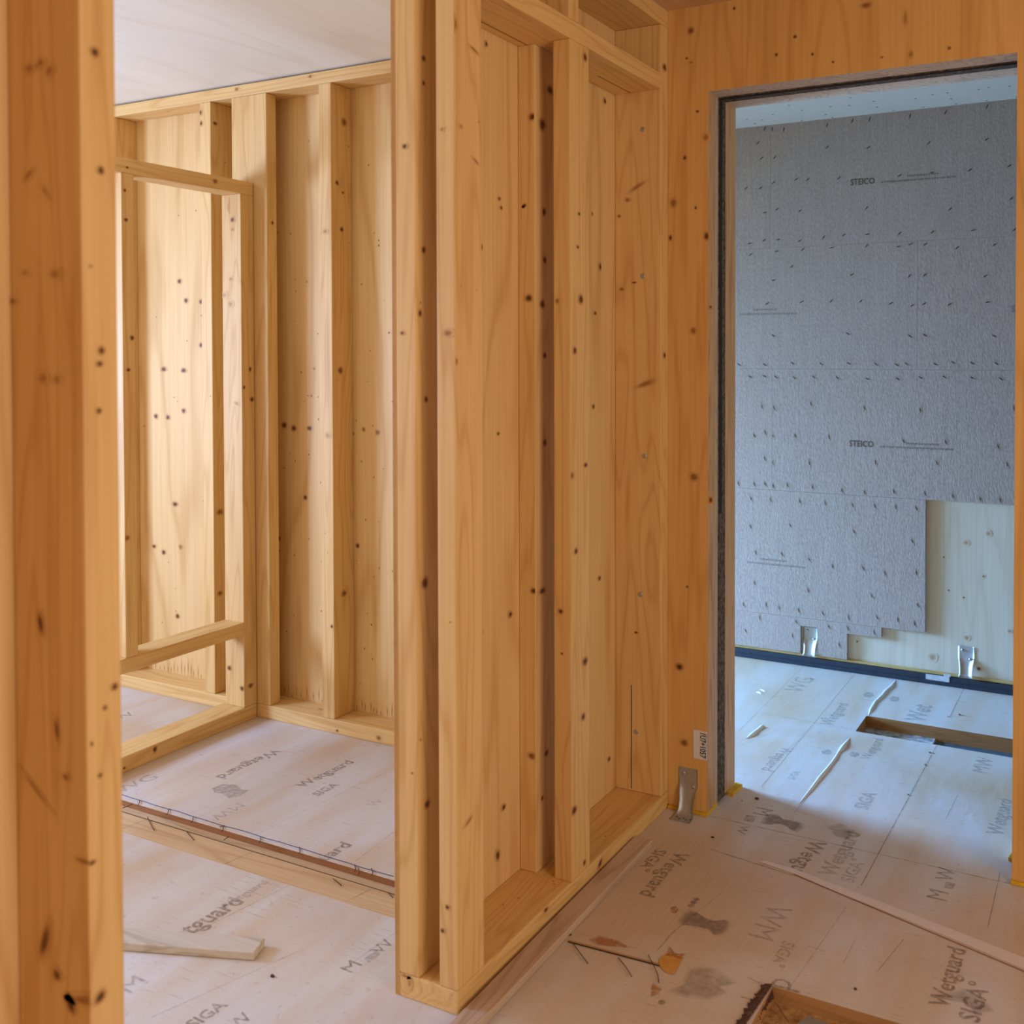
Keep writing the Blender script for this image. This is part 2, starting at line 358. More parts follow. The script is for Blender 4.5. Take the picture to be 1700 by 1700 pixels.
def bply(x0, x1, lab, ndots, spots=()):
    b = MB(); b.box(x0, x1, BD+.0005, BD+.0125, .0, H-.008, PLYZ, .0008)
    for i in range(ndots):
        col = random.choice([-1, 0, 1]); 
        u = random.uniform(x0+.02, x1-.02); z = random.uniform(.08, 2.55)
        b.disc((u, BD+.0005, z), (0, -1, 0), random.uniform(.0025, .006), random.uniform(.003, .008), PLYZ, 0, random.uniform(.6, 1.))
    u = x0+.02
    while u < x1-.02:   # short vertical grain tears along the lower edge
        h = random.uniform(.015, .07); b.disc((u, BD+.0005, PT+h*.6), (0, -1, 0), .002, h*.6, PLYZ, 0, .75); u += random.uniform(.012, .035)
    knots(b, PLYZ, 'Y', BD+.0005, spots)
    return thing(b.build('plywood_panel'), lab, 'panel')
bply(-1.495, -.184, 'plywood sheet of the left room back wall next to the partition edge', 130, [(585, 720, 3, 3), (594, 906, 3, 4), (627, 718, 4, 5, 0, .6), (604, 713, 3, 4, 0, .6)])
bply(-2.17, -1.495, 'plywood sheet between the corner post and the next stud, left room back wall', 90, [(514, 711, 4, 4), (472, 706, 4, 5), (488, 711, 4, 5), (463, 894, 3, 4), (507, 826, 3, 4)])
bply(XL, -2.17, 'tall plywood sheet with curled nail holes seen through the opening of the low side frame', 60, [(298, 467, 3, 4), (309, 499, 3, 4), (334, 501, 3, 4), (334, 573, 3, 4), (272, 613, 4, 4), (305, 615, 4, 4), (259, 691, 3, 4), (279, 693, 3, 4), (305, 682, 3, 4), (291, 837, 4, 4), (272, 917, 3, 4), (295, 1023, 3, 4), (256, 907, 3, 3), (300, 908, 3, 4, 0, .6)])
stud('timber_stud', -1.535, -1.4705, 0, BD, PT+.0006, H-PT-.0006, 'free stud between corner post and partition in the left room, its edge window lit',
     [(571, 203, 4, 7, 0, .7), (559, 303, 2, 4), (567, 381, 3, 4), (565, 615, 4, 6, 0, .8), (571, 985, 4, 5, 0, .8), (569, 320, 2, 2)], [(540, 384, 4, 4, 0, .4), (544, 723, 4, 5, 0, .35), (551, 1040, 2, 3)], 5)
stud('timber_stud', -2.21, -2.147, 0, BD, PT+.0006, H-PT-.0006, 'narrow stud left of the corner post, seen through the low side frame',
     [(365, 850, 5, 5, 0, .7), (365, 985, 4, 4, 0, .7), (357, 205, 3, 3)], [(334, 205, 2, 4), (333, 187, 2, 4)], 3)
stud('timber_stud', -2.86, -2.77, 0, BD, PT+.0006, H-PT-.0006, 'farthest left stud of the left room back wall, behind the side frame', nrand=8)
stud('timber_stud', -3.55, -3.49, 0, BD, PT+.0006, H-PT-.0006, 'stud of the left room back wall hidden behind the foreground stud', nrand=2)
# corner post
b = MB(); b.box(-2.02, -1.822, .0, .057, PT+.0006, H-PT-.0006, SP['z'], .003)
knots(b, SP['z'], 'X', -1.822, [(445, 1015, 4, 4, 0, .8), (452, 370, 2, 3)])
thing(b.build('corner_post'), 'wide light corner post reaching the ceiling where the side frame meets the back wall', 'timber')

# ================================================================== left room: side frame C (along Y, low frame with opening)
XC = -1.8955; CT = .108
b = MB(); b.box(XC-CT-.02, XC, -1.5, -.003, 0, PT+.0024, SP['y'], .004)
knots(b, SP['y'], 'X', XC, [(257, 1244, 3, 5), (206, 1275, 2, 2)])
thing(b.build('sole_plate'), 'thick floor timber under the low side frame of the left room', 'timber')
b = MB(); b.box(XC-CT, XC, -1.5, -.003, 2.211, 2.266, SP['y'], .003)
knots(b, SP['y'], 'X', XC, [(357, 301, 4, 4, 0, .7), (211, 278, 2, 2), (221, 292, 2, 2)])
thing(b.build('header_beam'), 'header timber over the opening of the low side frame', 'timber')
b = MB(); b.box(XC-CT, XC, -1.5, -.073, .366, .421, SP['y'], .003)
thing(b.build('sill_rail'), 'low horizontal sill rail of the side frame with a sunlit top', 'timber')
b = MB(); b.box(XC-CT, XC, -.073, -.003, PT+.003, 2.211, SP['z'], .003)
knots(b, SP['z'], 'X', XC, [(418, 663, 3, 4), (405, 643, 2, 3), (415, 613, 2, 4), (416, 1138, 4, 4, 0, .8)])
knots(b, SP['z'], 'Y', -.073, [(386, 365, 3, 4), (386, 381, 2, 3, 0, .4), (379, 343, 1.5, 10, 0, .35), (383, 463, 2, 3, 0, .5), (383, 505, 4, 5, 0, .4), (373, 490, 4, 5, 0, .3), (393, 670, 4, 3, -.4, .4), (381, 1109, 3, 4), (402, 1143, 3, 4)])
thing(b.build('jack_stud'), 'upright of the side frame against the corner post, one face brightly window lit', 'timber')
b = MB(); b.box(XC-CT, XC, -.643, -.590, .421, 2.211, SP['z'], .003)
knots(b, SP['z'], 'X', XC, [(209, 365, 3, 3), (219, 561, 3, 4), (213, 614, 3, 3), (234, 672, 2, 3), (211, 893, 4, 5, 0, .6), (207, 316, 2, 3)])
thing(b.build('jack_stud'), 'upright of the side frame standing on its sill rail, beside the foreground stud', 'timber')
stud('timber_stud', XC-CT, XC, -1.5, -1.443, .421, 2.211, 'end upright of the side frame hidden behind the foreground stud', nrand=0)

# ================================================================== doorway wall
DX0, DX1, DZ = .1446, 1.0885, 2.409
XR = 3.2
def wallpiece(b, y0, y1, mat, x0=-.1830):
    """one layer of the wall around the door opening, a closed ring-free slab with real thickness"""
    pts = [(x0, 0.012), (DX0, 0.012), (DX0, DZ), (DX1, DZ), (DX1, 0.012), (XR, 0.012), (XR, H), (x0, H)]
    n = len(pts)
    vs = [(p[0], y0, p[1]) for p in pts]+[(p[0], y1, p[1]) for p in pts]
    quads = [(0, 1, 2, 7), (2, 3, 6, 7), (3, 4, 5, 6)]
    fs = [list(q) for q in quads]+[[i+n for i in q][::-1] for q in quads]+[[(i+1) % n, i, n+i, n+(i+1) % n] for i in range(n)]
    b.add(vs, fs[:6]+[f for i, f in enumerate(fs[6:]) if i not in (1, 2, 3)], mat); b.add(vs, [fs[6+i] for i in (1, 3)], JAMBS); b.add(vs, [fs[8]], JAMB)
JAMBS = wood('z', base=(.60, .37, .19), dark=(.34, .17, .07), rings=.55, ringf=30, broad=14, key='_jamb')
JAMB = wood('z', base=(.66, .49, .35), dark=(.40, .27, .17), rings=.5, key='_cut_edge')
b = MB(); wallpiece(b, 0, .093, CLT)
knots(b, CLT, 'Y', 0, [(1147, 51, 5, 6, 0, .8), (1118, 337, 6, 8, 0, .62), (1113, 395, 3, 5), (1173, 392, 4, 7), (1137, 262, 3, 4), (1158, 185, 2.5, 2.5), (1155, 345, 2, 3), (1172, 228, 5, 6, 0, .5), (1151, 549, 5, 6, 0, .62),
      (1152, 792, 7, 7, 0, .7), (1101, 865, 2, 5), (1128, 1107, 6, 6), (1136, 1233, 6, 6, 0, .75), (1141, 974, 2, 2), (1140, 97, 2, 2), (1320, 61, 3, 3), (1289, 91, 2.5, 3), (1349, 90, 2, 3), (1383, 103, 2, 2), (1438, 9, 8, 5, 0, .7),
      (1464, 95, 3, 2, 0, .7), (1576, 80, 3, 3, 0, .8), (1219, 14, 2, 3), (1512, 90, 4, 7, 0, .45), (1503, 30, 4, 14, 0, .4), (1104, 340, 3, 4, 0, .5), (1180, 830, 3, 5), (1180, 510, 2, 3), (1147, 104, 3, 2, 0, .5)])
for (px, py, l) in ((1101, 200, .9),): pass
wl = b.build('wall_back', kind='structure')
b = MB()
b.box(DX0-.02, DX0+.004, .0925, .1555, .012, DZ, FOAM, .001); b.box(DX1-.004, DX1+.02, .0925, .1555, .012, DZ, FOAM, .001)
b.box(DX0-.02, DX1+.02, .0925, .1555, DZ-.004, DZ+.02, FOAM, .001)
b.box(DX0+.0035, DX0+.0065, .094, .115, 1.0, 2.4, BLACK, .001); b.box(DX0-.01, DX1+.01, .094, .104, DZ-.008, DZ-.003, BLACK, .001)
b.build('joint_seal', wl)
b = MB(); wallpiece(b, .155, .267, CLT, XL)
b.build('wall_back', kind='structure')
b = MB()
for z0, z1 in ((.013, .6), (.6, 1.3), (1.3, 2.405)):
    b.box(DX0-.002, DX0+.0015, .06, .088, z0+.004, z1-.004, wood('z', base=(.48, .38, .27), dark=(.30, .2, .12), key='_stain'), .001)
b.build('trim_1', kind='structure')
# yellow foam under the wall
b = MB(); b.box(0.003, DX0+.002, -.010, .09, .0005, .0118, YEL, .002); thing(b.build('sealing_strip'), 'yellow foam strip squeezed out under the wall left of the doorway', 'strip')
b = MB(); b.prism([(DX0+.0006, .185), (DX0+.024, .180), (DX0+.028, .270), (DX0+.0006, .276)], .0005, .0118, YEL)
thing(b.build('sealing_strip'), 'yellow foam end poking out behind the left door edge', 'strip')
b = MB(); b.box(DX1-.002, 1.6, -.010, .09, .0005, .0118, YEL, .002)
thing(b.build('sealing_strip'), 'yellow foam strip under the wall at the right edge of the doorway', 'strip')
b = MB(); b.prism([(DX1-.022, .135), (DX1+.03, .135), (DX1+.03, .255), (DX1-.004, .255)], .0005, .0118, YEL)
thing(b.build('sealing_strip'), 'short pale yellow foam end poking out behind the right door edge', 'strip')

# label with handwriting
b = MB(); x0, x1 = .094, .143; b.box(x0, x1, -.0012, 0, .187, .283, WHT, 0)
lab = thing(b.build('paper_label'), 'white paper label with handwritten number low on the doorway wall', 'label')
b = MB(); b.box(.128, .1446, -.0017, -.0013, .19, .275, WRAP, 0); b.build('tape', lab)
FONT = None
def text_mesh(s, width=None, bold=0.):
    c = D.curves.new('t', 'FONT'); c.body = s; c.size = 1.; c.offset = bold; c.resolution_u = 2
    o = D.objects.new('t', c); COL.objects.link(o)
    dg = bpy.context.evaluated_depsgraph_get(); dg.update()
    me = o.evaluated_get(dg).to_mesh()
    vs = [v.co.copy() for v in me.vertices]; fs = [list(p.vertices) for p in me.polygons]
    o.evaluated_get(dg).to_mesh_clear(); D.objects.remove(o); D.curves.remove(c)
    x0 = min(v.x for v in vs); x1 = max(v.x for v in vs)
    return vs, fs, x0, x1
def write(b, s, p0, p1, upv, mat, bold=.01, off=.0006, hscale=1.):
    vs, fs, x0, x1 = text_mesh(s, bold=bold)
    p0 = Vector(p0); p1 = Vector(p1); d = (p1-p0); k = d.length/(x1-x0); d.normalize(); upv = Vector(upv)
    nrm = d.cross(upv)
    b.add([p0+d*(v.x-x0)*k+upv*v.y*k*hscale+nrm*off for v in vs], fs, mat)
b = MB(); write(b, '1U7+1057', (.118, -.0014, .276), (.118, -.0014, .194), (1, 0, 0), BLACK, .012, .0008, 1.5)
b.build('handwriting', lab)

# ================================================================== angle brackets
def bracket(cx, y, z0, label, h=.15, flange=True):
    root = D.objects.new('angle_bracket', None); COL.objects.link(root); root.location = (cx, y, z0); root.empty_display_size = .05
    WLOC[root.name] = Vector((cx, y, z0))
    st = [(.0015, h, .032), (.0015, h-.004, .0345), (.0015, h*.62, .0345), (.006, h*.52, .031), (.016, h*.30, .0265), (.023, h*.14, .0265), (.032, .008, .030), (.048, .0018, .036), (.080, .0018, .0365), (.083, .0018, .034)]
    if not flange: st = st[:7]
    b = MB(); vs = []; fs = []
    cols = [-1, -.8, -.72, -.3, .3, .72, .8, 1]
    for i, (dy, z, w) in enumerate(st):
        for cc in cols:
            lift = 0
            if 2 < i < 7 and abs(cc) > .75: lift = .004
            if 2 < i < 7 and abs(cc) < .4: lift = -.001
            vs.append((cx+cc*w, y-dy-lift, z0+z))
    M = len(cols); nn = len(st)*M
    vs += [(v[0], v[1]+.0015, v[2]-(.0012 if i >= (len(st)-4)*M and flange else 0)) for i, v in enumerate(vs)]
    for i in range(len(st)-1):
        for j in range(M-1):
            a = i*M+j; fs.append([a, a+M, a+M+1, a+1]); fs.append([nn+a, nn+a+1, nn+a+M+1, nn+a+M])
    for i in range(len(st)-1):
        for j in (0, M-1):
            a = i*M+j; fs.append([a, nn+a, nn+a+M, a+M])
    for j in range(M-1): fs.append([j, j+1, nn+j+1, nn+j]); a = (len(st)-1)*M+j; fs.append([a, nn+a, nn+a+1, a+1])
    b.add(vs, fs, STEEL); o = b.build('plate', root); 
    for p in o.data.polygons: p.use_smooth = True
    for (dx, dz) in ((-.016, h*.87), (.018, h*.60)):
        b = MB(); K = 10; vs = []; fs = []
        for rr, hh in ((.007, 0), (.0065, .003), (.004, .0045)):
            for i in range(K):
                t = 2*math.pi*i/K; vs.append((cx+dx+math.cos(t)*rr, y-.002-hh, z0+dz+math.sin(t)*rr))
        for q in range(2):
            for i in range(K): fs.append([q*K+i, q*K+(i+1) % K, (q+1)*K+(i+1) % K, (q+1)*K+i])
        fs.append([2*K+i for i in range(K)]); b.add(vs, fs, SCREW); b.build('screw_head', root)
    if flange:
        b = MB()
        for i in range(5):
            b.disc((cx-.018+.012*i, y-.055-.01*(i % 2), z0+.0019), (0, 0, 1), .003, .003, BLACK, 0, 0, .0004)
        b.build('nail_holes', root)
    thing(root, label, 'bracket')
    return root
bracket(.075, 0, 0, 'grey galvanised angle bracket at the foot of the doorway wall')

# ================================================================== far room
FY = 1.76
b = MB(); b.box(XL, XR, FY+.021, FY+.16, .0, H, CLTP, 0)
knots(b, CLTP, 'Y', FY+.021, [(1641, 886, 4, 4, 0, .35), (1604, 901, 4, 4, 0, .35), (1567, 925, 1.5, 1.5), (1633, 957, 2, 2, 0, .7), (1575, 980, 1.5, 1.5), (1600, 992, 1.5, 1.5), (1605, 1059, 4, 4, 0, .4), (1548, 1091, 6, 6, 0, .35), (1625, 1110, 3, 3), (1676, 1048, 3, 3, 0, .4), (1423, 1065, 1.5, 1.5)])
b.build('wall_back', kind='structure')
NAILS = [(575,558),(608,560),(657,562),(845,543),(955,525),(1030,517),(1205,503),(1360,487),(1540,462),(545,620),(845,640),(1025,640),(1287,620),(1538,605),(562,685),(618,683),(493,817),(557,816),(612,793),(712,778),(762,778),(897,772),(1160,762),(1300,750),(1465,738),(1637,720),(575,923),(628,908),(728,915),(1017,903),(1380,907),(1645,862),(508,1057),(572,1043),(633,1040),(727,1045),(830,1030),(918,1020),(1020,1017),(1160,1013),(1303,1007),(1480,999),(1658,997),(513,1105),(627,1090),(740,1083),(866,1075),(1017,1067),(1157,1070),(1208,1059),(1272,1060),(1410,1075),(1573,1062),(692,1157),(614,1216),(953,1192),(1203,1198),(1270,1193),(1533,1198),(585,1318),(735,1310),(863,1307),(992,1307),(1122,1317),(1215,1326),(1267,1318),(1377,1321),(1543,1312),(612,1457),(935,1449),(1205,1459),(1270,1455),(1572,1459),(463,1583),(574,1583),(695,1577),(820,1580),(940,1578),(1058,1581),(1148,1584),(1190,1580),(1316,1581),(1392,1573),(1475,1577),(1580,1578),(512,1636),(573,1633),(624,1638),(703,1640),(787,1637),(890,1640),(1021,1645),(1152,1645),(1252,1640),(1355,1637),(1475,1640),(1600,1645)]
NAILS += [(x, y+1569) for x, y in [(562,196),(615,202),(775,184),(1007,202),(1250,211),(1657,205),(529,322),(576,308),(608,320),(706,322),(853,327),(1178,347),(1360,350),(1588,369),(575,423),(608,437),(768,441),(1055,438),(1322,440),(1627,447),(460,530),(529,532),(576,532),(611,540),(673,537),(781,545),(910,560),(1008,568),(1135,565),(1270,574),(1392,584),(1510,597),(1597,603),(514,594),(600,601),(727,608),(836,614),(955,624),(1052,628),(1143,633),(1232,638),(513,717),(685,712),(962,739),(1215,781),(535,830),(649,837),(767,861),(869,890),(1002,898),(1096,920),(1232,917),(530,963),(763,994),(1039,1018),(1240,1060),(482,1055),(581,1058),(637,1070),(722,1081),(827,1094),(938,1111),(1062,1112),(1152,1122),(1226,1139),(553,1113),(712,1131),(853,1152),(935,1158),(1050,1177),(492,1170),(695,1192),(813,1203),(898,1231)]]
NW = []
for i, (x, y) in enumerate(NAILS):
    p = at(1050+x/2.615, y/2.615, 'Y', FY); z = p.z
    if y < 580: a = math.radians(random.choice([-8, -18, -25]))
    elif y < 1400: a = math.radians(random.choice([-50, -60, -45, -80]))
    elif y < 1700: a = math.radians(random.choice([60, 65, 55]))
    else: a = math.radians(random.choice([20, 12, 30, 15]))
    NW.append((p.x, z, a))
def zz(y, x=1400): return at(x, y, 'Y', FY).z
S1, S2, S3, S4 = zz(406), zz(613), zz(821), zz(1034)
VX = lambda x, y: at(x, y, 'Y', FY).x
g = .0003
boards = [  # x0, x1, z0, z1, label
 (XL, VX(1279, 300), S1, H-.012, 'top row fibreboard left of the thin vertical joint near the door edge'),
 (VX(1279, 300), XR, S1, H-.012, 'top row fibreboard carrying the dark printed word under the ceiling'),
 (XL, VX(1523, 470), S2, S1, 'second row fibreboard left of the vertical joint'),
 (VX(1523, 470), XR, S2, S1, 'second row fibreboard right of the vertical joint'),
 (XL, VX(1282, 720), S3, S2, 'third row fibreboard left of the vertical joint near the door edge'),
 (VX(1282, 720), XR, S3, S2, 'third row fibreboard with the printed word, above the bare wood patch'),
]
BR = []
for (x0, x1, z0, z1, lb) in boards:
    b = MB(); b.box(x0+g, x1-g, FY, FY+.02, z0+g, z1-g, FIB, 0)
    for (nx, nz, a) in NW:
        if x0 < nx < x1 and z0 < nz < z1: b.disc((nx, FY, nz), (0, -1, 0), .0048, .021, FIB, a, 1.)
    BR.append(thing(b.build('fibreboard'), lb, 'panel'))
XA, XB_, XC_ = .549, .349, .186
b = MB()
b.box(XL, XA, FY, FY+.02, S4+g, S3-g, FIB, 0)
for (nx, nz, a) in NW:
    if nx < XA-.01 and S4 < nz < S3: b.disc((nx, FY, nz), (0, -1, 0), .0045, .021, FIB, a, 1.)
BR.append(thing(b.build('fibreboard'), 'fourth row fibreboard ending at the tall side of the bare wood patch', 'panel'))
b = MB()
b.box(XL, -.044, FY, FY+.02, .06, S4-g, FIB, 0); b.box(-.044, .045, FY, FY+.02, .197, S4-g, FIB, 0); b.box(.045, XC_, FY, FY+.02, .06, S4-g, FIB, 0)
b.box(XC_, XB_, FY, FY+.02, .187, S4-g, FIB, 0)
b.bb = None
for (nx, nz, a) in NW:
    if nx < XB_-.01 and nz < S4 and not -.06 < nx < .06: b.disc((nx, FY, nz), (0, -1, 0), .0045, .021, FIB, a, 1.)
BR.append(thing(b.build('fibreboard'), 'lowest narrow strip of fibreboard, notched around the left far bracket', 'panel'))
def small_print(b, x0, z, x1, mat, tilt=0.):
    x = x0
    while x < x1:
        l = random.uniform(.004, .012); b.box(x, x+l, FY-.0006, FY, z-.004+random.uniform(-.001, .001), z+.004, mat, 0); x += l+random.uniform(.002, .005)
for brd, (px, py, px2), st in ((BR[1], (1412, 305, 1452), 0), (BR[5], (1410, 738, 1450), 0)):
    b = MB(); p = at(px, py, 'Y', FY); q = at(px2, py-1, 'Y', FY); q.z = p.z
    p.z -= .008; q.z = p.z
    write(b, 'STEICO', p+Vector((0, -.0006, 0)), q+Vector((0, -.0006, 0)), (0, 0, 1), plain('board_print%d' % py, (.10, .08, .07), .9), .014, .0005, 1.2)
    b.build('printed_word', brd); b = MB()
    small_print(b, q.x+.03, p.z+.004, q.x+.36, plain('board_fine_print%d' % py, (.22, .18, .155), .9))
    small_print(b, q.x+.15, p.z+.024, q.x+.29, b.mats[-1])
    b.build('fine_print', brd)
fp = plain('board_pale_print', (.27, .225, .20), .9)
for brd, (px, py, px2) in ((BR[2], (1228, 522, 1322)), (BR[6], (1240, 933, 1338))):
    b = MB(); p = at(px, py, 'Y', FY); q = at(px2, py, 'Y', FY); small_print(b, p.x, p.z, q.x, fp); small_print(b, p.x+.07, p.z+.022, q.x-.1, fp); b.build('fine_print', brd)
b = MB(); p = at(1678, 518, 'Y', FY); write(b, 'STEICO', p+Vector((0, -.0006, 0)), p+Vector((.115, -.0006, 0)), (0, 0, 1), fp, .014, .0005, 1.2); b.build('printed_word', BR[3])
bracket(.001, FY+.0195, .047, 'left galvanised bracket low on the far room wall, in a notch of the board', .145, False)
bracket(.730, FY+.019, .047, 'right galvanised bracket low on the far room wall, on bare pale wood', .145, False)
b = MB(); b.box(XL, XR, FY-.001, FY+.02, .001, .0445, SEAL, .003)
b.box(XL, XR, FY-.006, FY, .001, .02, SEAL, .002)
thing(b.build('sealing_band'), 'shiny black sealing band along the foot of the far room wall', 'band')
b = MB(); b.box(XL, XR, FY+.008, FY+.0205, .046, .058, wood('x', base=(.62, .42, .15), dark=(.4, .25, .07), key='_sill'), .001)
b.build('trim_2', kind='structure')
b = MB(); p = at(1537, 1125, 'Y', FY-.002); b.box(p.x, p.x+.105, FY-.003, FY-.0014, .018, .045, WRAP, .0005); b.box(p.x+.08, p.x+.11, FY-.004, FY-.002, .045, .058, WRAP, .001)
thing(b.build('clear_tape'), 'scrap of crinkled clear tape on the black band', 'tape')

# ================================================================== ceilings
b = MB(); b.box(XL, -.0, -4.6, .155, H, H+.1, CEIL, 0); b.build('ceiling', kind='structure')
b = MB(); b.box(0.0001, XR, -4.6, .155, H, H+.1, CEILR, 0); b.build('ceiling', kind='structure')
b = MB(); b.box(XL, XR, .1552, FY+.16, H-.016, H+.1, FIBC, 0)
for (px, py) in [(1310, 175), (1331, 183), (1240, 198), (1265, 199), (1283, 190), (1254, 205), (1331, 200), (1371, 190), (1379, 177), (1382, 195), (1410, 175), (1450, 168), (1456, 178), (1484, 183), (1520, 164), (1533, 178), (1548, 157), (1573, 154), (1579, 164), (1587, 172), (1638, 167), (1641, 145), (1676, 143), (1625, 148), (1688, 161), (1412, 162), (1269, 212)]:
    c = at(px, py, 'Z', H-.016)
    if c.y < FY: b.disc(c, (0, 0, -1), .006, .006, BLACK, 0, 0, .0006)
b.build('ceiling', kind='structure')

# ================================================================== floor with grooves and holes
xs = sorted({XL, -.183, .404, .686, .617, 1.35, 1.7, XR}); ys = sorted({-4.6, -1.25, -.975, -.875, -.815, -.79, .998, 1.2, FY+.02, 1.115})
holes = [(XL, -.183, -.875, -.815, .020), (.617, 1.7, -1.25, -.79, .038), (.404, .686, .998, 1.2, .050), (.686, 1.35, .998, 1.2, .060)]
def hole_at(x, y):
    for h in holes:
        if h[0] < x < h[1] and h[2] < y < h[3]: return h
    return None
LW = wood('x', base=(.66, .46, .26), dark=(.45, .26, .12), rings=.4, key='_floorboard')
b = MB()
for i in range(len(xs)-1):
    for j in range(len(ys)-1):
        x0, x1, y0, y1 = xs[i], xs[i+1], ys[j], ys[j+1]; cx, cy = (x0+x1)/2, (y0+y1)/2
        h = hole_at(cx, cy); z = -h[4] if h else 0
        if h is None: m = LW if (x1 <= -.18 and y0 >= -.98 and y1 <= -.87) else MEM
        else: m = [LW, OSB, SHEET, WET][holes.index(h)]
        b.poly([(x0, y0, z), (x1, y0, z), (x1, y1, z), (x0, y1, z)], m)
        for (nx, ny, q) in ((cx, y1+.0005, ((x0, y1), (x1, y1))), (cx, y0-.0005, ((x1, y0), (x0, y0))), (x1+.0005, cy, ((x1, y1), (x1, y0))), (x0-.0005, cy, ((x0, y0), (x0, y1)))):
            if not (XL < nx < XR and -4.6 < ny < FY+.02): continue
            h2 = hole_at(nx, ny); z2 = -h2[4] if h2 else 0
            if z < z2 and h:
                b.poly([(q[0][0], q[0][1], z2), (q[1][0], q[1][1], z2), (q[1][0], q[1][1], z), (q[0][0], q[0][1], z)], (EDGE2 if h is holes[0] else EDGE) if z2 > -.04 else SHEET)
floor = b.build('floor', base=(0, 0, 0), kind='structure')
# underside slab so the floor has thickness
b = MB(); b.box(XL, XR, -4.6, FY+.02, -.2, -.075, SP['x'], 0); b.build('floor', base=(0, 0, -.2), kind='structure')
# membrane seams, creases and print
b = MB()
def line(p, q, w, mat, z=.0006):
    p = Vector((p[0], p[1], z)); q = Vector((q[0], q[1], z)); d = (q-p).normalized(); s = Vector((-d.y, d.x, 0))*w/2
    b.poly([p-s, q-s, q+s, p+s] if (q-p).cross(s).z > 0 else [p-s, p+s, q+s, q-s], mat)
def G(px, py): c = at(px, py, 'Z', 0); return (c.x, c.y)
SEAM = faded('seam_line', (.10, .06, .04), .6, 35, .35, .65)
line(G(1174, 1354), G(1680, 1468), .003, SEAM)
line((XL, -.8765), (-.184, -.8765), .0035, plain('dark_gap', (.12, .05, .02), .9))
for x_ in (-.55, -1.02, -1.5): line((x_, -.878), (x_-.02, -.974), .002, SEAM)
for (p, q, w) in (((1600, 1143), (1577, 1190), .003), ((1558, 1232), (1430, 1470), .0028), ((1405, 1505), (1270, 1700), .0012), ((1418, 1120), (1265, 1305), .002), ((1350, 1090), (1225, 1215), .0015), ((1225, 1176), (1419, 1212), .0015),
                  ((1590, 1320), (1570, 1360), .0015), ((1500, 1560), (1455, 1615), .0014), ((1120, 1545), (1090, 1580), .002), ((1200, 1480), (1120, 1546), .0012), ((1340, 1570), (1370, 1580), .0015),
                  ((1660, 1450), (1640, 1540), .0018), ((1340, 1325), (1318, 1350), .002), ((300, 1560), (480, 1470), .0012), ((505, 1575), (250, 1690), .0012), ((400, 1398), (600, 1300), .001), ((590, 1430), (655, 1380), .001), ((1295, 1210), (1225, 1240), .001), ((1330, 1225), (1290, 1260), .0012),
                  ((1180, 1410), (1320, 1455), .003), ((1400, 1600), (1420, 1560), .0012), ((960, 1550), (1060, 1575), .001), ((1240, 1622), (1264, 1634), .003), ((1230, 1655), (1256, 1662), .003)):
    line(G(*p), G(*q), w, SEAM)
line(G(1318, 1452), G(1702, 1614), .0045, plain('red_pencil_line', (.30, .12, .07), .8), .0009)
b.build('seam', floor, base=(0, 0, 0))
# rough crack with threads on the right
b = MB()
line(G(943, 1562), G(1110, 1606), .010, EDGE, .0010); line(G(943, 1564), G(1102, 1606), .005, BLACK, .0014)
line(G(1050, 1590), G(1120, 1612), .006, EDGE, .0012)
for pts in (((950, 1567), (965, 1590), (976, 1602)), ((1026, 1592), (1040, 1612), (1049, 1624)), ((1076, 1588), (1084, 1605), (1092, 1620), (1094, 1634)), ((1290, 1670), (1300, 1690), (1310, 1700))):
    b.tube([Vector((*G(*p), .004+.004*(i == 1))) for i, p in enumerate(pts)], .0012, TWINE)
for pts in (((203, 1343), (212, 1340), (220, 1336)), ((245, 1358), (250, 1369), (256, 1380)), ((309, 1381), (322, 1396)), ((372, 1396), (380, 1390)), ((553, 1460), (567, 1472)), ((645, 1484), (652, 1492)), ((365, 1374), (373, 1372))):
    b.tube([Vector((*G(*p), .003)) for p in pts], .0012, TWINE)
NAVY = plain('blue_thread', (.05, .07, .20), .8)
tp = [G(202+(653-202)*t, 1320+(1456-1320)*t+random.uniform(-1, 1)) for t in [i/24 for i in range(25)]]
b.tube([Vector((x, y, .0015)) for x, y in tp], .0009, NAVY)
for px, py in ((232, 1332), (280, 1347), (321, 1360), (371, 1375), (433, 1393), (498, 1411), (590, 1440), (596, 1446), (618, 1446)):
    x, y = G(px, py); b.tube([(x-.01, y+.008, .003), (x+.012, y-.012, .004), (x+.016, y-.022, .001)], .0012, TWINE)
b.build('frayed_thread', floor, base=(0, 0, 0), kind='stuff')
# soft smudges (flat stains of their own shape)
def blob(b, pts, mat, z=.0009):
    P = [Vector((*G(*p), z)) for p in pts]; c = sum(P, Vector())/len(P); n = len(P); P = P[::-1]
    b.add([c]+[c+(p-c)*.72 for p in P]+P, [[0, 1+i, 1+(i+1) % n] for i in range(n)]+[[1+i, 1+n+i, 1+n+(i+1) % n, 1+(i+1) % n] for i in range(n)], mat, [1.]*(n+1)+[0.]*n)
b = MB()
SM = faded('grey_smudge', (.22, .15, .12), .48, 60, .2, .55, True); SM2 = faded('faint_smudge', (.22, .16, .13), .34, 30, .3, .65, True)
RUST = faded('rust_stain', (.50, .20, .05), .8, 60, .35, .6, True); RUSTC = plain('rusty_crumb', (.4, .16, .08), .8); AMB = plain('amber_wood', (.66, .36, .07), .6, nz=.3, nsc=40, col2=(.5, .22, .05))
